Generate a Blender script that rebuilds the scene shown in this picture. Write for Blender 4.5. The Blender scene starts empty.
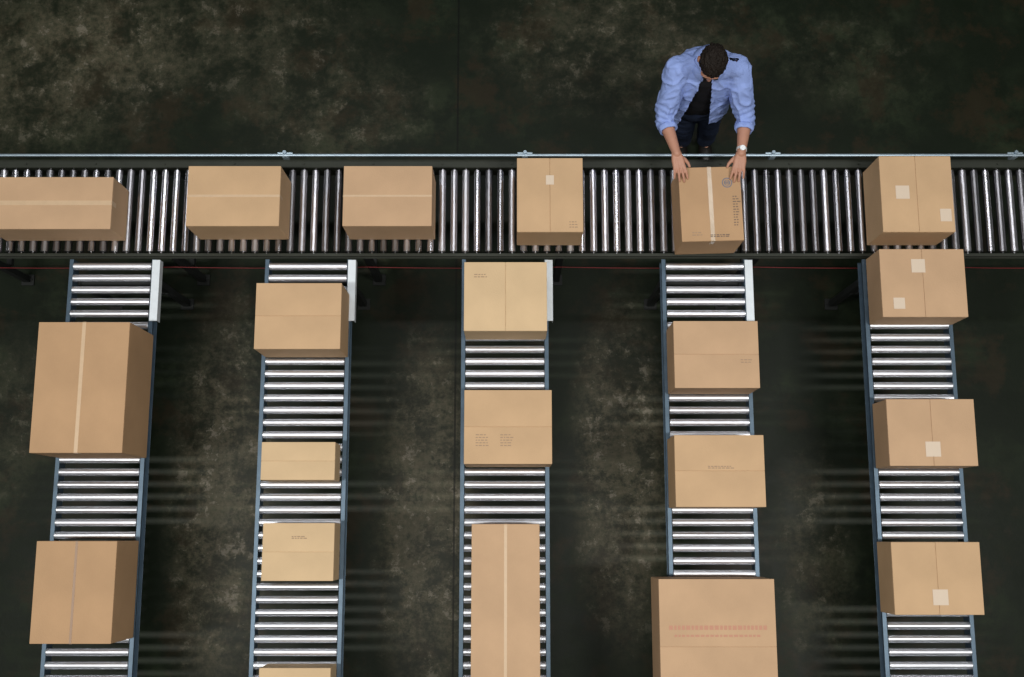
import bpy, bmesh, math, random
from mathutils import Vector, Matrix, noise
random.seed(7)
scene = bpy.context.scene
COL = scene.collection

# ------------------------------------------------------------------ camera
TILT = math.radians(10.1)
CAMZ = 7.7
FPX = 1100.0
S, C = math.sin(TILT), math.cos(TILT)
def P(px, py, z):
    """survey helper: point of the photograph on the level z -> metres"""
    u = (px-512)/FPX; v = (338.5-py)/FPX
    t = (CAMZ-z)/(C-v*S)
    return Vector((u*t, (S+v*C)*t, z))
cd = bpy.data.cameras.new("camera"); cam = bpy.data.objects.new("camera", cd)
COL.objects.link(cam); cam.location = (0, 0, CAMZ); cam.rotation_euler = (TILT, 0, 0)
cd.sensor_width = 36; cd.lens = FPX/1024*36; scene.camera = cam
scene.view_settings.view_transform = 'Standard'

# ------------------------------------------------------------------ materials
def mat(name, col, rough=.5, metal=0., noise_scale=0, noise_amt=.15, bump=0., bscale=60, spec=.5):
    m = bpy.data.materials.new(name); m.use_nodes = True
    nt = m.node_tree; b = nt.nodes['Principled BSDF']
    b.inputs['Base Color'].default_value = (*col, 1); b.inputs['Roughness'].default_value = rough
    b.inputs['Metallic'].default_value = metal; b.inputs['Specular IOR Level'].default_value = spec
    tc = nt.nodes.new('ShaderNodeTexCoord')
    if noise_scale:
        n = nt.nodes.new('ShaderNodeTexNoise'); n.inputs['Scale'].default_value = noise_scale
        n.inputs['Detail'].default_value = 6
        nt.links.new(tc.outputs['Object'], n.inputs['Vector'])
        r = nt.nodes.new('ShaderNodeMix'); r.data_type = 'RGBA'; r.name = 'tone'
        r.inputs[6].default_value = (*[c*(1-noise_amt) for c in col], 1)
        r.inputs[7].default_value = (*[min(1, c*(1+noise_amt)) for c in col], 1)
        nt.links.new(n.outputs['Fac'], r.inputs[0]); nt.links.new(r.outputs[2], b.inputs['Base Color'])
    if bump:
        n2 = nt.nodes.new('ShaderNodeTexNoise'); n2.inputs['Scale'].default_value = bscale
        nt.links.new(tc.outputs['Object'], n2.inputs['Vector'])
        bp = nt.nodes.new('ShaderNodeBump'); bp.inputs['Strength'].default_value = bump
        bp.inputs['Distance'].default_value = .01
        nt.links.new(n2.outputs['Fac'], bp.inputs['Height']); nt.links.new(bp.outputs['Normal'], b.inputs['Normal'])
    return m

def roller_mat(name, col, r0, r1, v0=.85, v1=1.):
    m = mat(name, col, .3, 1, 9, .12)
    nt = m.node_tree; b = nt.nodes['Principled BSDF']
    oi = nt.nodes.new('ShaderNodeObjectInfo'); mr = nt.nodes.new('ShaderNodeMapRange')
    mr.inputs['To Min'].default_value = r0; mr.inputs['To Max'].default_value = r1
    nt.links.new(oi.outputs['Random'], mr.inputs['Value']); nt.links.new(mr.outputs['Result'], b.inputs['Roughness'])
    wn = nt.nodes.new('ShaderNodeTexWhiteNoise'); wn.noise_dimensions = '1D'
    nt.links.new(oi.outputs['Random'], wn.inputs['W'])
    m2 = nt.nodes.new('ShaderNodeMapRange'); m2.inputs['To Min'].default_value = v0; m2.inputs['To Max'].default_value = v1
    nt.links.new(wn.outputs['Value'], m2.inputs['Value'])
    hs = nt.nodes.new('ShaderNodeHueSaturation')
    nt.links.new(m2.outputs['Result'], hs.inputs['Value']); nt.links.new(nt.nodes['tone'].outputs[2], hs.inputs['Color'])
    nt.links.new(hs.outputs['Color'], b.inputs['Base Color'])
    return m
M_roller = roller_mat("roller_steel", (.82, .84, .92), .38, .46, .85, 1.05)
M_roller2 = roller_mat("worn_roller_steel", (.66, .65, .69), .24, .38, .35, 1.15)
M_rail = mat("blue_grey_rail", (.075, .115, .16), .42, .5, 14, .35)
M_olive = mat("olive_rail", (.024, .028, .020), .6, .2, 12, .35)
M_guide = mat("pale_guide", (.36, .45, .53), .4, .6, 10, .2)
M_galv = mat("galvanised_plate", (.74, .80, .86), .5, .2, 20, .12)
M_dark = mat("dark_steel", (.008, .010, .010), .7, .1, 12, .3)
M_bolt = mat("bolt_steel", (.5, .5, .5), .35, .9)
M_cord = mat("red_cord", (.15, .006, .009), .5)
def cardboard(name, col):
    m = mat(name, col, .72, 0, 3.2, .20, .14, 120, .3)
    return m
M_card = [cardboard("cardboard_tan", (.58, .385, .225)), cardboard("cardboard_pale", (.66, .475, .285)),
          cardboard("cardboard_brown", (.49, .305, .170)), cardboard("cardboard_dull", (.55, .36, .22))]
M_tape = mat("packing_tape", (.62, .44, .28), .4, 0, 30, .08)
M_tapedark = mat("brown_tape", (.30, .175, .10), .4, 0, 30, .08)
M_tapeclear = mat("clear_tape", (.58, .44, .31), .2, 0, 12, .25)
M_label = mat("paper_label", (.70, .57, .45), .6)
M_ink = mat("grey_ink", (.38, .255, .165), .7)
M_inkdark = mat("dark_ink", (.17, .12, .09), .7)
M_inkblue = mat("blue_grey_ink", (.17, .18, .23), .7)
M_inkred = mat("faded_red_ink", (.55, .27, .18), .7)
M_skin = mat("skin", (.50, .25, .17), .5, 0, 25, .12, .1, 150)
M_hair = mat("dark_hair", (.012, .008, .006), .7, 0, 60, .6, .8, 120, .25)
M_shirt = mat("blue_shirt", (.30, .405, .80), .85, 0, 10, .08, .2, 18, .15)
M_tee = mat("black_tee", (.010, .010, .013), .8, 0, 12, .2, .4, 30, .2)
M_jean = mat("dark_denim", (.022, .032, .065), .8, 0, 16, .4, .4, 40, .2)
M_shoe = mat("dark_leather", (.012, .010, .009), .4)
M_white = mat("white_metal", (.8, .82, .84), .3, .2)
M_eye = mat("eye_white", (.7, .68, .65), .2)
M_iris = mat("iris", (.05, .03, .02), .2)
M_lip = mat("lips", (.42, .16, .13), .5)
M_wall = mat("grey_block_wall", (.16, .17, .16), .8, 0, 3, .15)

# ------------------------------------------------------------------ helpers
def link(o): COL.objects.link(o); return o
def empty(name, loc, label, category, group=None):
    e = link(bpy.data.objects.new(name, None)); e.empty_display_size = .2; e.location = loc
    e["label"] = label; e["category"] = category
    if group: e["group"] = group
    return e
def obj(name, data, m, parent=None, loc=(0, 0, 0), rot=(0, 0, 0), label=None):
    o = link(bpy.data.objects.new(name, data))
    if m and not data.materials: data.materials.append(m)
    o.parent = parent; o.location = loc; o.rotation_euler = rot
    if label: o["label"] = label
    return o
def finish(bm, name, m=None, smooth=False):
    bmesh.ops.recalc_face_normals(bm, faces=bm.faces)
    me = bpy.data.meshes.new(name); bm.to_mesh(me); bm.free()
    if m: me.materials.append(m)
    if smooth: me.polygons.foreach_set('use_smooth', [True]*len(me.polygons))
    return me
def addbox(bm, c, s, bev=0., mtx=None):
    M = Matrix.Translation(c) @ Matrix.Diagonal((*s, 1))
    if mtx is not None: M = mtx @ M
    r = bmesh.ops.create_cube(bm, size=1, matrix=M)
    if bev:
        es = set(e for v in r['verts'] for e in v.link_edges)
        bmesh.ops.bevel(bm, geom=list(es), offset=bev, segments=2, affect='EDGES', profile=.5)
def addcyl(bm, p0, p1, r0, r1=None, seg=20, caps=True):
    p0 = Vector(p0); p1 = Vector(p1); r1 = r0 if r1 is None else r1; d = p1-p0
    q = Vector((0, 0, 1)).rotation_difference(d.normalized()).to_matrix().to_4x4()
    bmesh.ops.create_cone(bm, cap_ends=caps, segments=seg, radius1=r0, radius2=r1, depth=d.length,
                          matrix=Matrix.Translation((p0+p1)/2) @ q)
def addell(bm, c, r, mtx=None, sub=3):
    M = Matrix.Translation(c) @ Matrix.Diagonal((*r, 1))
    if mtx is not None: M = mtx @ M
    bmesh.ops.create_icosphere(bm, subdivisions=sub, radius=1, matrix=M)
def cap(bm, p0, p1, r0, r1):
    addell(bm, p0, (r0,)*3); addell(bm, p1, (r1,)*3); addcyl(bm, p0, p1, r0, r1, 24)
def chain(bm, pts, rs):
    for i in range(len(pts)-1): cap(bm, pts[i], pts[i+1], rs[i], rs[i+1])
def loft(bm, secs, n=40, power=2.3):
    rings = []
    for (cx, cy, z, rx, ry) in secs:
        ring = []
        for i in range(n):
            a = 2*math.pi*i/n; ca, sa = math.cos(a), math.sin(a)
            x = abs(ca)**(2/power)*math.copysign(1, ca)*rx; y = abs(sa)**(2/power)*math.copysign(1, sa)*ry
            ring.append(bm.verts.new((cx+x, cy+y, z)))
        rings.append(ring)
    for a, b in zip(rings, rings[1:]):
        for i in range(n): bm.faces.new((a[i], a[(i+1) % n], b[(i+1) % n], b[i]))
    bm.faces.new(rings[0][::-1]); bm.faces.new(rings[-1])
def remesh(bm, name, voxel, it=4):
    bmesh.ops.recalc_face_normals(bm, faces=bm.faces)
    me = bpy.data.meshes.new(name+"_raw"); bm.to_mesh(me); bm.free()
    o = link(bpy.data.objects.new(name+"_raw", me))
    md = o.modifiers.new("r", 'REMESH'); md.mode = 'VOXEL'; md.voxel_size = voxel; md.use_smooth_shade = True
    if it:
        sm = o.modifiers.new("s", 'SMOOTH'); sm.factor = .5; sm.iterations = it
    dg = bpy.context.evaluated_depsgraph_get()
    out = bpy.data.meshes.new_from_object(o.evaluated_get(dg)); out.name = name
    bpy.data.objects.remove(o); bpy.data.meshes.remove(me)
    out.polygons.foreach_set('use_smooth', [True]*len(out.polygons))
    return out

# ------------------------------------------------------------------ floor
bm = bmesh.new(); addbox(bm, (0, 1.0, -.05), (16, 16, .1))
fme = finish(bm, "floor")
fm = bpy.data.materials.new("worn_dark_concrete"); fm.use_nodes = True
nt = fm.node_tree; N = nt.nodes; L = nt.links; b = N['Principled BSDF']
tc = N.new('ShaderNodeTexCoord')
def math_n(op, a, bb=None, cl=False):
    n = N.new('ShaderNodeMath'); n.operation = op; n.use_clamp = cl
    for i, x in enumerate((a, bb)):
        if x is None: continue
        if isinstance(x, (int, float)): n.inputs[i].default_value = x
        else: L.new(x, n.inputs[i])
    return n.outputs[0]
def noise_n(scale, detail=8, rough=.6, dist=0, vec=None):
    n = N.new('ShaderNodeTexNoise'); n.inputs['Scale'].default_value = scale
    n.inputs['Detail'].default_value = detail; n.inputs['Roughness'].default_value = rough
    n.inputs['Distortion'].default_value = dist
    L.new(vec or tc.outputs['Object'], n.inputs['Vector']); return n.outputs['Fac']
def ramp(fac, a, bb):
    n = N.new('ShaderNodeMapRange'); n.interpolation_type = 'SMOOTHSTEP'
    n.inputs['From Min'].default_value = a; n.inputs['From Max'].default_value = bb
    L.new(fac, n.inputs['Value']); return n.outputs['Result']
def spot(cx, cy, rx, ry):
    mp = N.new('ShaderNodeMapping'); mp.vector_type = 'POINT'
    mp.inputs['Scale'].default_value = (1/rx, 1/ry, 0)
    mp.inputs['Location'].default_value = (-cx/rx, -cy/ry, 0)
    L.new(tc.outputs['Object'], mp.inputs['Vector'])
    ln = N.new('ShaderNodeVectorMath'); ln.operation = 'LENGTH'; L.new(mp.outputs[0], ln.inputs[0])
    return ramp(math_n('SUBTRACT', 1.0, ln.outputs['Value']), 0, .8)
n1 = noise_n(1.3, 10, .6, .2); n2 = noise_n(3.0, 15, .76, .1); n3 = noise_n(22, 12, .8)
def floor_spot(px, py, rx, ry, w):
    p = P(px, py, 0); return math_n('MULTIPLY', spot(p.x, p.y, rx, ry), w)
wear = None
for s in [(222, 500, .46, 1.8, 1.25), (428, 520, .46, 1.6, 1.4), (622, 470, .44, 1.5, 1.4), (815, 560, .35, 1.0, .5),
          (40, 70, 1.4, .9, .60), (190, 30, 1.7, .7, .40), (330, 110, 1.0, .6, .35), (620, 40, 1.3, .8, .40), (840, 60, .9, .6, .12), (10, 420, .4, .8, .3)]:
    k = floor_spot(*s); wear = k if wear is None else math_n('ADD', wear, k)
patch = math_n('ADD', ramp(math_n('ADD', math_n('MULTIPLY', n2, .8), math_n('MULTIPLY', n3, .2)), .42, .58), .18)
worn = math_n('MULTIPLY', wear, patch, True)
blot = math_n('MULTIPLY', ramp(n1, .40, .70), ramp(n2, .42, .60))
def mixc(f, c1, c2):
    m = N.new('ShaderNodeMix'); m.data_type = 'RGBA'
    L.new(f, m.inputs[0])
    for i, c in ((6, c1), (7, c2)):
        if isinstance(c, tuple): m.inputs[i].default_value = (*c, 1)
        else: L.new(c, m.inputs[i])
    return m.outputs[2]
c = mixc(blot, (.0062, .0105, .0050), (.019, .028, .0135))
c = mixc(math_n('MULTIPLY', ramp(noise_n(2.1, 8, .7), .5, .62), .6), c, (.026, .018, .009))
wc = mixc(ramp(n3, .3, .7), (.045, .050, .030), (.115, .098, .066))
c = mixc(worn, c, wc)
chip = math_n('MULTIPLY', ramp(noise_n(6, 14, .82), .55, .60), wear, True)
c = mixc(math_n('MULTIPLY', chip, .75), c, (.22, .195, .155))
sx = N.new('ShaderNodeSeparateXYZ'); L.new(tc.outputs['Object'], sx.inputs[0])
seam = math_n('LESS_THAN', math_n('ABSOLUTE', math_n('ADD', sx.outputs['X'], .40)), .007)
c = mixc(math_n('MULTIPLY', seam, .7), c, (.002, .003, .002))
L.new(c, b.inputs['Base Color'])
L.new(math_n('ADD', math_n('MULTIPLY', n2, .4), .28), b.inputs['Roughness'])
b.inputs['Specular IOR Level'].default_value = .16
bp = N.new('ShaderNodeBump'); bp.inputs['Strength'].default_value = .15; bp.inputs['Distance'].default_value = .01
L.new(n3, bp.inputs['Height']); L.new(bp.outputs[0], b.inputs['Normal'])
fl = obj("floor", fme, fm); fl["kind"] = "structure"
for nm_, c_, s_ in (("wall_north", (0, 9.05, 5.5), (16.2, .1, 11)), ("wall_south", (0, -7.05, 5.5), (16.2, .1, 11)),
                    ("wall_east", (8.05, 1, 5.5), (.1, 16, 11)), ("wall_west", (-8.05, 1, 5.5), (.1, 16, 11)), ("ceiling", (0, 1, 11.05), (16.2, 16.2, .1))):
    bm = bmesh.new(); addbox(bm, c_, s_); o = obj(nm_, finish(bm, nm_, M_wall), None); o["kind"] = "structure"

# ------------------------------------------------------------------ conveyors
RZ = .80; RR = .024; TOPZ = RZ+RR
def roller_mesh(name, length, m):
    bm = bmesh.new(); h = length/2
    prof = [(-h-.012, 0), (-h-.012, .0055), (-h, .0055), (-h+.001, .006), (-h+.001, .017), (-h-.001, .019), (-h-.001, RR-.002),
            (-h+.002, RR)]
    prof = prof+[(-x, r) for x, r in reversed(prof)]
    n = 32; rings = []
    for x, r in prof:
        if r == 0: rings.append([bm.verts.new((x, 0, 0))]); continue
        rings.append([bm.verts.new((x, r*math.cos(2*math.pi*i/n), r*math.sin(2*math.pi*i/n))) for i in range(n)])
    for a, c_ in zip(rings, rings[1:]):
        for i in range(n):
            j = (i+1) % n
            if len(a) == 1: bm.faces.new((a[0], c_[i], c_[j]))
            elif len(c_) == 1: bm.faces.new((a[i], a[j], c_[0]))
            else:
                f = bm.faces.new((a[i], a[j], c_[j], c_[i]))
                if abs(a[0].co.x-c_[0].co.x) > .01: f.smooth = True
    for e in bm.edges:
        if abs(e.verts[0].co.x-e.verts[1].co.x) < 1e-6: e.smooth = False
    return finish(bm, name, m)
def channel(name, length, h, fl_w, outward, m, pitch=None, rollers=0, y0=0):
    """C channel along Y, web at x=0, flanges toward outward (+1/-1), top at z=0; axle nuts on the web"""
    bm = bmesh.new(); t = .003; o = outward
    addbox(bm, (0, 0, -h/2), (t, length, h), .0008)
    addbox(bm, (o*fl_w/2, 0, -t/2), (fl_w, length, t), .0008)
    addbox(bm, (o*fl_w/2, 0, -h+t/2), (fl_w, length, t), .0008)
    addbox(bm, (o*(fl_w-t/2), 0, -.009), (t, length, .014), .0006)
    if rollers:
        for i in range(rollers):
            y = y0+i*pitch
            addcyl(bm, (o*.001, y, RZ-TOPZ+.012), (o*.010, y, RZ-TOPZ+.012), .008, seg=6)
    return finish(bm, name, m)
def leg_mesh(name, h):
    bm = bmesh.new()
    addbox(bm, (0, 0, h/2+.012), (.045, .004, h-.024), .001)
    addbox(bm, (-.0205, .02, h/2+.012), (.004, .04, h-.024), .001)
    addbox(bm, (.0205, .02, h/2+.012), (.004, .04, h-.024), .001)
    addcyl(bm, (0, .018, .02), (0, .018, .16), .009, seg=12)
    addbox(bm, (0, .018, .007), (.09, .08, .014), .003)
    for sx_ in (-.03, .03): addcyl(bm, (sx_, .018, .013), (sx_, .018, .024), .008, seg=6)
    return finish(bm, name, M_dark)

CX = [P(x, 262, .81).x for x in (113, 308.5, 505, 704.5, 905)]
W = .555; YT = 1.745; YB = -2.35; PITCH = .0775
Ymid = (YT+YB)/2; LEN = YT-YB
r_me = roller_mesh("roller", .50, M_roller)
nr = int((LEN-.06)/PITCH)
y0 = LEN/2-.045
railL = channel("side_rail", LEN, .095, .024, -1, M_rail, -PITCH, nr, y0)
railR = channel("side_rail", LEN, .095, .024, 1, M_rail, -PITCH, nr, y0)
legh = TOPZ-.012-.095
legm = leg_mesh("leg", legh)
bm = bmesh.new(); addbox(bm, (0, 0, 0), (W-.05, .035, .05), .004)
for sx_ in (-1, 1): addbox(bm, (sx_*(W/2-.035), 0, 0), (.02, .05, .08), .003)
bracem = finish(bm, "cross_brace", M_dark)
bm = bmesh.new()
addbox(bm, (0, 0, 0), (.050, .40, .004), .001); addbox(bm, (.023, 0, -.03), (.004, .40, .06), .001)
for yy in (-.16, -.08, 0, .08, .16): addcyl(bm, (.004, yy, .001), (.004, yy, .0045), .006, seg=6)
platem = finish(bm, "guard_plate", M_galv)
for k, cx in enumerate(CX):
    root = empty("roller_conveyor", (cx, Ymid, 0),
                 "gravity roller conveyor lane with bright steel rollers and blue-grey rails", "conveyor", "feeder roller conveyor lanes")
    if k == 0:
        parts = [obj("side_rail", railL, None, root, (-W/2+.024, 0, TOPZ-.012)),
                 obj("side_rail", railR, None, root, (W/2-.024, 0, TOPZ-.012))]
        parts[0]["label"] = parts[1]["label"] = "blue-grey steel side rail"
        for ly in (1.60, -2.1):
            for sx_ in (-1, 1):
                parts.append(obj("leg", legm, None, root, (sx_*(W/2-.0245), ly-Ymid, 0)))
            parts.append(obj("cross_brace", bracem, None, root, (0, ly-Ymid+.018, .42)))
            parts.append(obj("cross_brace", bracem, None, root, (0, ly-Ymid+.018, .69)))
        for i in range(nr):
            parts.append(obj("roller", r_me, None, root, (0, y0-i*PITCH, RZ)))
        pl = obj("guard_plate", platem, None, root, (W/2+.004, LEN/2-.205, TOPZ-.0075)); pl["label"] = "pale galvanised corner guard plate"
        parts.append(pl)
    else:
        for p in parts:
            q = p.copy(); q.parent = root; COL.objects.link(q)

# main conveyor
YN, YF = 1.765, 2.425
RY0, RY1 = 1.798, 2.345
mroot = empty("roller_conveyor", (0, (RY0+RY1)/2, 0), "long main roller conveyor with worn rollers and dark olive rails", "conveyor")
my = (RY0+RY1)/2
MX = 3.72; mp_ = .0755
mr_me = roller_mesh("roller", RY1-RY0, M_roller2)
nm = int(2*MX/mp_)-1
x0 = -nm*mp_/2+mp_/2
for i in range(nm):
    obj("roller", mr_me, None, mroot, (x0+i*mp_, 0, RZ), (0, 0, math.pi/2))
bm = bmesh.new(); t = .004
RB = .075
addbox(bm, (0, RY0-my-.014, TOPZ-.012-RB/2), (2*MX, t, RB), .001)
addbox(bm, (0, YN-my+.010, TOPZ-.012-.002), (2*MX, .020, t), .001)
addbox(bm, (0, YN-my+.002, TOPZ-.012-.012), (2*MX, t, .022), .001)
addbox(bm, (0, RY0-my-.022, TOPZ-.012-RB+.002), (2*MX, .014, t), .001)
for i in range(nm): addcyl(bm, (x0+i*mp_, RY0-my-.016, RZ), (x0+i*mp_, RY0-my-.024, RZ), .008, seg=6)
obj("side_rail", finish(bm, "side_rail", M_olive), None, mroot, label="dark olive steel side rail")
bm = bmesh.new()
addbox(bm, (0, RY1-my+.014, TOPZ+.004-.08), (2*MX, t, .16), .001)
addbox(bm, (0, RY1-my+.038, TOPZ+.004), (2*MX, .052, t), .001)
addbox(bm, (0, RY1-my+.064, TOPZ-.06), (2*MX, t, .13), .001)
for i in range(0, nm, 6): addcyl(bm, (x0+i*mp_, RY1-my+.036, TOPZ+.004), (x0+i*mp_, RY1-my+.036, TOPZ+.013), .007, seg=6)
obj("side_rail", finish(bm, "side_rail", M_olive), None, mroot, label="dark olive steel side rail")
bm = bmesh.new()
addbox(bm, (0, YF-my-.004, TOPZ+.06), (2*MX, .016, .022), .005)
for px in (-30, 285, 525, 773, 1015):
    X = P(px, 155, .88).x
    addbox(bm, (X, YF-my-.004, TOPZ+.025), (.04, .02, .07), .004)
    addbox(bm, (X, YF-my+.012, TOPZ+.056), (.10, .012, .014), .004)
    addcyl(bm, (X, YF-my+.012, TOPZ+.064), (X, YF-my+.012, TOPZ+.082), .012, seg=6)
obj("guide_rail", finish(bm, "guide_rail", M_guide), None, mroot, label="pale blue-grey steel guide rail")
mleg = leg_mesh("leg", TOPZ-.088)
bm = bmesh.new(); addbox(bm, (0, 0, 0), (.035, .50, .045), .004); mbr = finish(bm, "cross_brace", M_dark)
LEGX = [c_+.36 for c_ in CX]+[CX[0]-.9]
for X in LEGX:
    obj("leg", mleg, None, mroot, (X, RY0-my-.020, 0)); obj("leg", mleg, None, mroot, (X, RY1-my+.03, 0))
    obj("cross_brace", mbr, None, mroot, (X, .01, .3))
cu = bpy.data.curves.new("cordc", 'CURVE'); cu.dimensions = '3D'; cu.bevel_depth = .0028
sp = cu.splines.new('POLY'); pts = []
sup = [-MX]+sorted([c_+.36 for c_ in CX])+[MX]
for a, c_ in zip(sup, sup[1:]):
    for j in range(8):
        f = j/8; pts.append((a+(c_-a)*f, 0, -.03*4*f*(1-f)))
pts.append((MX, 0, 0)); sp.points.add(len(pts)-1)
for p_, q_ in zip(sp.points, pts): p_.co = (*q_, 1)
tmp = link(bpy.data.objects.new("cordc", cu)); dg = bpy.context.evaluated_depsgraph_get()
cme = bpy.data.meshes.new_from_object(tmp.evaluated_get(dg)); bpy.data.objects.remove(tmp)
cme.materials.clear()
co = obj("pull_cord", cme, M_cord, mroot, (0, YN-my-.035, .665), label="thin red pull cord")

# ------------------------------------------------------------------ cartons
def carton(rect, h, tape, m, label, marks=(), rot=0, tw=.03, tm=None):
    xa, xb, ya, yb = rect; zt = TOPZ+.001+h
    a = P(xa, (ya+yb)/2, zt); b_ = P(xb, (ya+yb)/2, zt)
    w = b_.x-a.x; cy1 = P(xa, ya, zt).y; cy0 = P(xa, yb, zt).y; l = cy1-cy0
    root = empty("cardboard_box", ((a.x+b_.x)/2, (cy0+cy1)/2, TOPZ+.001), label, "box", "cartons on the conveyors")
    root.rotation_euler = (0, 0, math.radians(rot))
    mm = M_card[m]
    bm = bmesh.new(); addbox(bm, (0, 0, (h-.004)/2), (w, l, h-.004), .005)
    obj("carton_body", finish(bm, "carton_body", mm), None, root)
    bm = bmesh.new(); g = .002
    fm_ = bmesh.new()
    if tape == 'x':
        addbox(fm_, (0, 0, 0), (w-.002, l/2-g, .004), .0012); off = (0, l/4+g/4, h-.002)
    else:
        addbox(fm_, (0, 0, 0), (w/2-g, l-.002, .004), .0012); off = (w/4+g/4, 0, h-.002)
    fme_ = finish(fm_, "flap", mm)
    obj("flap", fme_, None, root, off); obj("flap", fme_, None, root, (-off[0], -off[1], off[2]))
    if tw:
        if tape == 'x':
            addbox(bm, (0, 0, h+.0006), (w-.004, tw, .0012))
            for s_ in (-1, 1): addbox(bm, (s_*(w/2+.0004), 0, h-.035), (.0012, tw, .07))
        else:
            addbox(bm, (0, 0, h+.0006), (tw, l-.004, .0012))
            for s_ in (-1, 1): addbox(bm, (0, s_*(l/2+.0004), h-.035), (tw, .0012, .07))
        obj("packing_tape", finish(bm, "packing_tape", tm or M_tape), None, root)
    for mk in marks:
        kind, fx, fy, sx_, sy_ = mk
        x = (fx-.5)*w; y = (.5-fy)*l
        bm = bmesh.new()
        if kind == 'label':
            addbox(bm, (x, y, h+.0020), (sx_, sy_, .001))
            for q in range(4): addbox(bm, (x-sx_*.05*(q % 2), y+sy_*(.3-.2*q), h+.0027), (sx_*.6, sy_*.04, .0004))
            obj("shipping_label", finish(bm, "shipping_label", M_label), None, root, label="off-white paper shipping label")
        elif kind in ('print', 'darkprint'):
            n = max(2, int(sy_/.016))
            for q in range(n):
                yy = y-sy_/2+(q+.5)*sy_/n; xx = x-sx_/2
                while xx < x+sx_/2-.006:
                    ww = random.uniform(.008, .022)
                    addbox(bm, (xx+ww/2, yy, h+.0014), (ww, .006, .0008)); xx += ww+.006
            obj("printed_mark", finish(bm, "printed_mark", M_ink if kind == 'print' else M_inkdark), None, root, label="grey printed handling mark")
        elif kind == 'red':
            xx = x-sx_/2
            while xx < x+sx_/2:
                ww = random.uniform(.012, .024)
                addbox(bm, (xx+ww/2, y, h+.0014), (ww, sy_, .0006))
                xx += ww+.008
            obj("printed_mark", finish(bm, "printed_mark", M_inkred), None, root, label="faded red printed band")
        elif kind == 'seal':
            for (R0, R1) in ((.026, .032), (.015, .019)):
                n = 32; va = []; vb = []
                for i in range(n):
                    an = 2*math.pi*i/n; va.append(bm.verts.new((x+R0*math.cos(an), y+R0*math.sin(an), h+.0016)))
                    vb.append(bm.verts.new((x+R1*math.cos(an), y+R1*math.sin(an), h+.0016)))
                for i in range(n): bm.faces.new((va[i], va[(i+1) % n], vb[(i+1) % n], vb[i]))
            for i in range(-2, 3): addbox(bm, (x+i*.006, y, h+.0014), (.003, .018, .0006))
            obj("printed_mark", finish(bm, "printed_mark", M_inkblue), None, root, label="blue-grey round printed seal")
    return root
tan = "closed tan cardboard carton riding on steel rollers of a feeder lane"
B = [
 ((-12, 112, 177, 229), .28, 'x', 3, "wide low tan carton with lengthwise tape on the main conveyor", [], 0, .03),
 ((187, 280, 166, 226), .32, 'x', 0, "tan carton with thin lengthwise tape on the main conveyor", [], 0, .016),
 ((343, 432, 166, 226), .32, 'x', 3, "tan carton with thin lengthwise tape on the main conveyor", [], 0, .012),
 ((517, 583, 158, 232), .32, 'y', 0, "narrow tan carton with small labels on the main conveyor", [('label', .5, .3, .05, .06), ('print', .85, .9, .05, .05)], 0, 0),
 ((881, 953, 156, 232), .32, 'y', 0, "tan carton with two white labels on the main conveyor", [('label', .3, .48, .085, .085), ('label', .88, .78, .07, .08)], 0, 0),
 ((881, 966, 249, 317), .26, 'y', 3, "tan carton with white labels entering a feeder lane", [('label', .45, .25, .085, .085), ('label', .2, .8, .07, .07)], 0, 0),
 ((888, 976, 399, 466), .26, 'y', 3, "tan carton with a white label on a feeder lane", [('label', .5, .75, .09, .09)], 0, 0),
 ((893, 982, 542, 615), .26, 'y', 0, "tan carton with a white label on a feeder lane", [('label', .52, .76, .09, .09)], 0, 0),
 ((34, 126, 322, 453), .44, 'y', 2, "large tall brown carton overhanging the lane rollers", [], 0, .022),
 ((33, 114, 541, 644), .38, 'y', 2, "tall brown carton with a dark seam down the middle", [], 0, .014, M_tapedark),
 ((255, 341, 283, 349), .32, 'x', 0, tan, [], 0, 0),
 ((261, 335, 442, 480), .2, 'x', 1, "small pale low carton on a feeder lane", [], 0, 0),
 ((262, 334, 523, 581), .22, 'x', 1, "small pale carton on a feeder lane", [('print', .5, .25, .08, .02)], 0, 0),
 ((258, 330, 668, 722), .22, 'x', 1, "small pale carton on a feeder lane", [], 0, 0),
 ((464, 547, 262, 331), .3, 'y', 1, "pale tan carton with faint print on a feeder lane", [('print', .2, .2, .08, .03)], 0, 0),
 ((464, 552, 390, 464), .3, 'x', 0, "tan carton with faint square prints on a feeder lane", [('print', .2, .68, .07, .08), ('print', .48, .68, .07, .08)], 0, 0),
 ((471, 540, 524, 716), .3, 'y', 3, "long narrow tan carton with a centre seam", [], 0, .018),
 ((674, 759, 321, 388), .3, 'x', 3, tan, [('print', .85, .6, .07, .03)], 0, 0),
 ((675, 765, 435, 507), .3, 'x', 0, tan, [('print', .5, .45, .14, .02)], 0, 0),
 ((660, 777, 579, 716), .36, 'x', 3, "large tan carton with a faded red printed band", [('red', .5, .36, .56, .024), ('red', .5, .42, .50, .012)], 0, 0),
]
for q in B: carton(*q)
wb = carton((680, 742, 167, 241), .32, 'y', 2, "brown taped carton with a round seal, steadied by the worker",
            [('seal', .78, .22, 0, 0), ('darkprint', .90, .60, .035, .20), ('darkprint', .62, .93, .12, .02), ('print', .25, .9, .06, .03)], 1.5, .026, M_tapeclear)
BT = TOPZ+.001+.32

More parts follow.
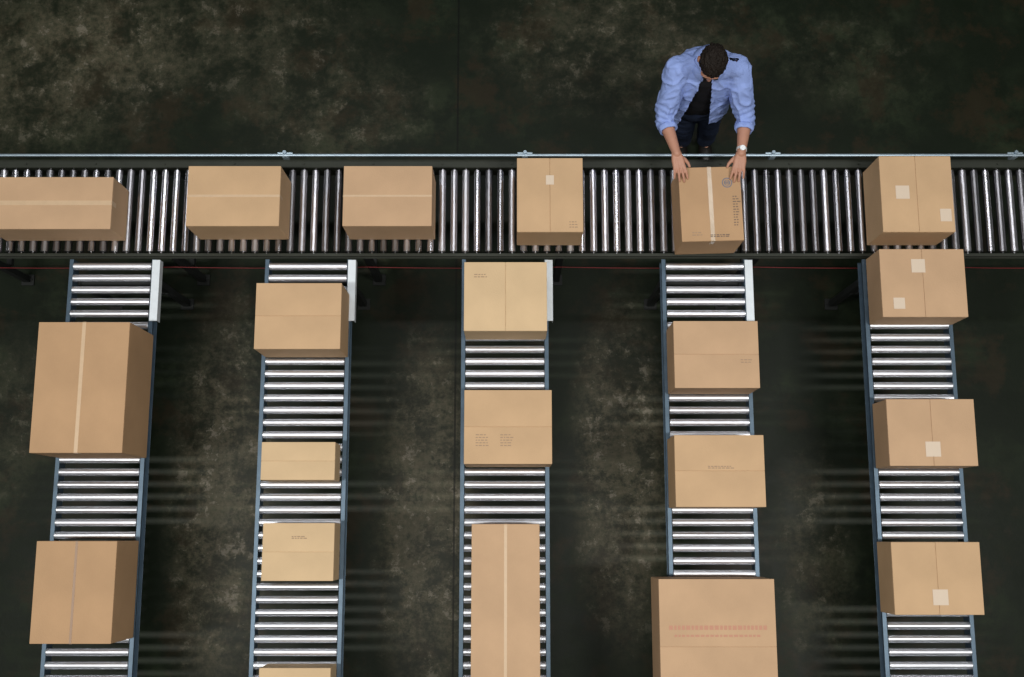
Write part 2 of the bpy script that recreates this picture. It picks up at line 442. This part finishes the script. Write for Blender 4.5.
# ------------------------------------------------------------------ worker
PX, PY = 1.19, 2.80
person = empty("person", (PX, PY, 0), "man in open blue shirt leaning forward, both hands on carton", "person")
O = Vector((PX, PY, 0))
def V(x, y, z): return Vector((x, y, z))-O
shR, shL = V(1.005, 2.785, 1.40), V(1.375, 2.785, 1.40)
elR, elL = V(.955, 2.575, 1.14), V(1.465, 2.575, 1.14)
wrR, wrL = V(1.020, 2.325, 1.190), V(1.420, 2.325, 1.190)
HM = Matrix.Translation(V(1.18, 2.735, 1.607)) @ Matrix.Rotation(math.radians(-7), 4, 'Z') @ Matrix.Rotation(math.radians(29), 4, 'X')
bm = bmesh.new()
addell(bm, (0, .012, .03), (.074, .092, .086), HM, 4)
addell(bm, (0, -.022, -.03), (.062, .070, .080), HM, 4)
addell(bm, (0, -.050, -.082), (.036, .034, .028), HM)
addell(bm, (0, -.078, .022), (.050, .016, .014), HM)
for s_ in (-1, 1):
    addell(bm, (s_*.034, -.068, -.026), (.022, .020, .020), HM)
    addell(bm, (s_*.081, .012, -.008), (.010, .020, .031), HM)
    addell(bm, (s_*.010, -.094, -.034), (.009, .011, .008), HM)
addcyl(bm, HM @ Vector((0, -.086, .012)), HM @ Vector((0, -.104, -.028)), .008, .012, 12)
addell(bm, (0, -.101, -.029), (.011, .012, .010), HM)
addell(bm, (0, -.086, -.054), (.022, .008, .006), HM); addell(bm, (0, -.083, -.063), (.019, .009, .006), HM)
cap(bm, V(1.19, 2.80, 1.42), HM @ Vector((0, .012, -.06)), .060, .056)
loft(bm, [(0.02, 0, .86, .15, .10), (0.01, 0, .95, .16, .105), (0, 0, 1.08, .14, .095), (0, .005, 1.22, .155, .10), (0, .01, 1.34, .17, .105),
          (0, .005, 1.42, .13, .08), (0, 0, 1.46, .07, .06)])
for sh, el, wr in ((shR, elR, wrR), (shL, elL, wrL)):
    chain(bm, [sh, sh.lerp(el, .45), el, el.lerp(wr, .3), wr.lerp(el, .15), wr], [.055, .050, .038, .042, .030, .027])
LEG = {s_: [Vector((.02+s_*.088, 0, .86)), Vector((.05+s_*.09, -.015, .66)), Vector((.08+s_*.085, -.028, .50)), Vector((.11+s_*.085, .015, .28)), Vector((.13+s_*.085, .03, .09))] for s_ in (-1, 1)}
for s_ in (-1, 1):
    chain(bm, LEG[s_], [.085, .068, .052, .048, .036])
    chain(bm, [LEG[s_][-1]-Vector((0, 0, .03)), LEG[s_][-1]+Vector((s_*.01, -.15, -.045))], [.033, .028])
def hand(wr, yaw, inward):
    f = Vector((math.sin(yaw), -math.cos(yaw), 0)); s = Vector((-f.y, f.x, 0))
    if s.x*inward < 0: s = -s
    def L_(a, b_, z): return Vector((wr.x, wr.y, 0))+f*a+s*b_+Vector((0, 0, z))
    zb = BT
    for b_ in (-.028, -.010, .010, .026):
        chain(bm, [L_(.0, b_*.55, zb+.040), L_(.045, b_*.9, zb+.036), L_(.085, b_, zb+.030)], [.017, .016, .0125])
    specs = [(.030, .084, (.036, .023, .018), .10), (.0105, .090, (.041, .026, .019), .02), (-.0105, .086, (.038, .025, .018), -.06), (-.030, .078, (.030, .019, .016), -.18)]
    for b_, a, ls, sp_ in specs:
        pa, pb = a, b_; pts = [L_(a, b_, zb+.030)]
        for l_, z in zip(ls, (.029, .017, .0072)):
            pa += l_*math.cos(sp_); pb += l_*math.sin(sp_); pts.append(L_(pa, pb, zb+z))
        chain(bm, pts, [.0105, .0092, .0082, .0070])
    chain(bm, [L_(.018, .020, zb+.032), L_(.045, .046, zb+.024), L_(.068, .062, zb+.014), L_(.088, .067, zb+.0082)], [.015, .0125, .0100, .0080])
hand(wrR, math.radians(12), 1); hand(wrL, math.radians(-10), -1)
body = obj("body", remesh(bm, "body", .0035, 3), M_skin, person)
bm = bmesh.new()
for s_ in (-1, 1): addell(bm, (s_*.030, -.078, .004), (.012, .010, .008), HM)
obj("eyes", finish(bm, "eyes", M_eye, True), None, person)
bm = bmesh.new()
for s_ in (-1, 1): addell(bm, (s_*.030, -.0865, .003), (.005, .003, .005), HM)
obj("iris", finish(bm, "iris", M_iris, True), None, person)
bm = bmesh.new()
addell(bm, (0, -.0905, -.0545), (.020, .0045, .004), HM); addell(bm, (0, -.089, -.062), (.017, .0045, .0045), HM)
obj("lips", finish(bm, "lips", M_lip, True), None, person)
bm = bmesh.new()
bmesh.ops.create_icosphere(bm, subdivisions=6, radius=1)
for v in bm.verts:
    c0 = v.co.copy(); p = Vector((c0.x*.081, c0.y*.099+.014, c0.z*.096+.036))
    n_ = noise.noise(Vector((p.x*60, p.y*28, p.z*28)))*.008+noise.noise(Vector((p.x*150, p.y*70, p.z*70)))*.006
    line = .054 if abs(p.x) < .05 else .054-(abs(p.x)-.05)*1.1
    line += noise.noise(p*70)*.012
    edge = 0
    if p.y < -.02: edge = max(edge, min(1, (line-p.z)/.016))
    elif p.y < .04: edge = max(edge, min(1, (-.005+(.04-p.y)*.5-p.z)/.015))
    else: edge = max(edge, min(1, (-.050-p.z)/.02))
    edge = max(0, edge)
    k = 1+n_/.09-.25*edge
    v.co = HM @ Vector((p.x*k, (p.y-.012)*k+.012, (p.z-.03)*k+.03))
obj("hair", finish(bm, "hair", M_hair, True), None, person, label="short dark hair")
bm = bmesh.new()
for s_ in (-1, 1): addell(bm, (s_*.030, -.089, .024), (.018, .006, .004), HM)
obj("eyebrows", finish(bm, "eyebrows", M_hair, True), None, person)

bm = bmesh.new()
loft(bm, [(0.01, 0, .90, .168, .118), (0, -.01, 1.0, .165, .118), (0, -.01, 1.12, .160, .115), (0, 0, 1.25, .172, .118), (0, .008, 1.35, .175, .115),
          (0, .008, 1.415, .125, .085), (0, .004, 1.445, .075, .062)])
me = remesh(bm, "t_shirt", .007, 6)
for v in me.vertices:
    p = v.co; v.co += Vector((p.x, p.y, 0)).normalized()*noise.noise(p*14)*.006
obj("t_shirt", me, M_tee, person, label="black t-shirt")
bm = bmesh.new()
loft(bm, [(0, -.022, .86, .225, .165), (0, -.022, .95, .218, .160), (0, -.015, 1.10, .208, .152), (0, 0, 1.24, .205, .146), (0, .012, 1.34, .208, .140),
          (0, .012, 1.415, .168, .108), (0, .008, 1.462, .092, .080), (0, .008, 1.49, .082, .072)])
for sh, el, wr in ((shR, elR, wrR), (shL, elL, wrL)):
    m1 = sh.lerp(el, .5)+Vector((0, 0, -.008)); e2 = el.lerp(wr, .34)
    chain(bm, [sh, m1, el, e2], [.077, .074, .062, .051])
    chain(bm, [Vector((sh.x*.4, .012, 1.405)), Vector((sh.x*.9, 0, 1.395))], [.072, .076])
me = remesh(bm, "shirt", .006, 7)
bm = bmesh.new(); bm.from_mesh(me); bm.normal_update()
offs = []
for v in bm.verts:
    p = v.co.copy(); s_ = 1 if p.x > 0 else -1
    # folds fanning from the armpits, finer gathers across the elbows
    q1 = Vector((p.x*7+p.z*6*s_, p.y*7, p.z*4-p.x*3*s_))
    rid = max(0, .6-abs(noise.noise(q1*1.7))*2.3)*.019
    rid += max(0, .5-abs(noise.noise(q1*3.0+Vector((3, 1, 7))))*2.0)*.007
    el_ = elR if p.x < 0 else elL
    g_ = math.exp(-((p-el_).length/.11)**2)
    offs.append(v.normal*(rid-.006+noise.noise(Vector((p.x*10, p.y*10, p.z*6)))*.010+g_*.005*math.sin((p-el_).dot(Vector((.3*s_, -.7, -.6)))*170)))
for v, o_ in zip(bm.verts, offs): v.co += o_
kill = []
for f in bm.faces:
    p = f.calc_center_median(); k = False
    if p.z < .90+.02*math.cos(p.x*20): k = True
    wz = .030+(1.44-p.z)*.13
    if p.y < -.03 and abs(p.x+.012) < wz and p.z < 1.47: k = True
    if p.z > 1.480: k = True
    for el, wr in ((elR, wrR), (elL, wrL)):
        d = (wr-el).normalized(); q = p-el
        if (q-d*q.dot(d)).length < .09 and q.dot(d) > .085: k = True
    if k: kill.append(f)
bmesh.ops.delete(bm, geom=kill, context='FACES')
bmesh.ops.delete(bm, geom=[v for v in bm.verts if not v.link_faces], context='VERTS')
for _ in range(2): bmesh.ops.smooth_vert(bm, verts=bm.verts, factor=.4, use_axis_x=True, use_axis_y=True, use_axis_z=True)
bm.to_mesh(me); bm.free()
so = obj("shirt", me, M_shirt, person, label="open light blue long-sleeved shirt")
sd = so.modifiers.new("thick", 'SOLIDIFY'); sd.thickness = .004; sd.offset = -1
me.polygons.foreach_set('use_smooth', [True]*len(me.polygons))
for el, wr in ((elR, wrR), (elL, wrL)):
    d = (wr-el).normalized(); bm = bmesh.new()
    q = Vector((0, 0, 1)).rotation_difference(d).to_matrix().to_4x4()
    n = 32; prof = [(.040, -.018), (.055, -.020), (.059, -.012), (.057, .010), (.053, .017), (.046, .016), (.040, .0)]
    rings = []
    for i in range(n):
        a = 2*math.pi*i/n; wob = 1+.06*math.sin(3*a)+.04*math.sin(7*a)
        rings.append([bm.verts.new(el+d*.080+(q @ Vector((r*wob*math.cos(a), r*wob*math.sin(a), z)))) for r, z in prof])
    for i in range(n):
        A_, B_ = rings[i], rings[(i+1) % n]
        for j in range(len(prof)): bm.faces.new((A_[j], A_[(j+1) % len(prof)], B_[(j+1) % len(prof)], B_[j]))
    obj("rolled_cuff", finish(bm, "rolled_cuff", M_shirt, True), None, person)
for s_ in (-1, 1):
    bm = bmesh.new(); inner = []; outer = []
    n = 14
    for i in range(n):
        a = math.pi/2-s_*(i/(n-1))*math.radians(158)
        ca, sa = math.cos(a), math.sin(a)
        drop = .030+.012*(i/(n-1))
        inner.append(bm.verts.new((.068*ca, .008+.068*sa-.01*(i/(n-1)), 1.500-.028*(i/(n-1)))))
        outer.append(bm.verts.new((.112*ca, .008+.108*sa-.02*(i/(n-1)), 1.500-drop-.022*(i/(n-1)))))
    for i in range(n-1): bm.faces.new((inner[i], inner[i+1], outer[i+1], outer[i]))
    o = obj("collar", finish(bm, "collar", M_shirt, True), None, person)
    sd = o.modifiers.new("t", 'SOLIDIFY'); sd.thickness = .004
bm = bmesh.new()
loft(bm, [(0.02, 0, .80, .150, .115), (0.015, 0, .88, .172, .122), (0.005, 0, .97, .170, .120), (0, 0, 1.03, .160, .112)])
for s_ in (-1, 1):
    pts = [p.copy() for p in LEG[s_]]; pts[-1].z = .10
    chain(bm, pts, [.100, .086, .074, .070, .066])
me = remesh(bm, "jeans", .008, 5)
for v in me.vertices:
    p = v.co; v.co += Vector((p.x, p.y, 0)).normalized()*noise.noise(Vector((p.x*10, p.y*10, p.z*18)))*.008
obj("jeans", me, M_jean, person, label="dark blue denim jeans")
bm = bmesh.new(); addbox(bm, (0.005, -.119, .985), (.05, .008, .036), .003)
obj("belt_buckle", finish(bm, "belt_buckle", M_bolt), None, person)
for s_ in (-1, 1):
    bm = bmesh.new()
    addell(bm, (0, .03, .055), (.048, .060, .060)); addell(bm, (0, -.06, .045), (.050, .11, .045)); addell(bm, (0, -.11, .038), (.050, .070, .036))
    for v in bm.verts: v.co.z = max(v.co.z, .004)
    me = remesh(bm, "shoe", .006, 2)
    mn = min(v.co.z for v in me.vertices)
    for v in me.vertices: v.co.z -= mn
    obj("shoe", me, M_shoe, person, (LEG[s_][-1].x, .0, .0), (0, 0, s_*.08))
d = (elL-wrL).normalized(); q = Vector((0, 0, 1)).rotation_difference(d).to_matrix().to_4x4()
bm = bmesh.new(); cW = wrL+d*.028; n = 32; rings = []
for i in range(n):
    a = 2*math.pi*i/n
    rings.append([bm.verts.new(cW+(q @ Vector((r*math.cos(a), r*math.sin(a), z)))) for r, z in ((.0285, -.008), (.0325, -.008), (.0325, .008), (.0285, .008))])
for i in range(n):
    A_, B_ = rings[i], rings[(i+1) % n]
    for j in range(4): bm.faces.new((A_[j], A_[(j+1) % 4], B_[(j+1) % 4], B_[j]))
addcyl(bm, cW+Vector((0, 0, .029)), cW+Vector((0, 0, .038)), .018, .017, 24)
obj("wristwatch", finish(bm, "wristwatch", M_white), None, person, label="silver-white wristwatch")

# ------------------------------------------------------------------ light
def area(name, loc, sx_, sy_, power, col=(1, 1, 1)):
    ld = bpy.data.lights.new(name, 'AREA'); ld.shape = 'RECTANGLE'; ld.size = sx_; ld.size_y = sy_
    ld.energy = power; ld.color = col
    o = link(bpy.data.objects.new(name, ld)); o.location = loc
    return o
area("key_fill_strip", (-4.2, -.6, 9.6), 3.0, .3, 375, (1, .985, .93))
area("key_fill_strip", (4.2, -.6, 9.6), 3.0, .3, 375, (1, .985, .93))
area("key_fill_strip", (0, -.6, 9.6), 2.4, .3, 130, (1, .985, .93))  # added fill, no known fixture: brightens the floor centre between the lanes
area("key_fill_strip", (0, 4.7, 9.6), 10, .35, 190, (.96, .98, 1))  # added lamp: puts highlights on the main rollers and lights the worker
w = bpy.data.worlds.new("world"); scene.world = w; w.use_nodes = True
w.node_tree.nodes['Background'].inputs[0].default_value = (.55, .65, .75, 1)
w.node_tree.nodes['Background'].inputs[1].default_value = .07
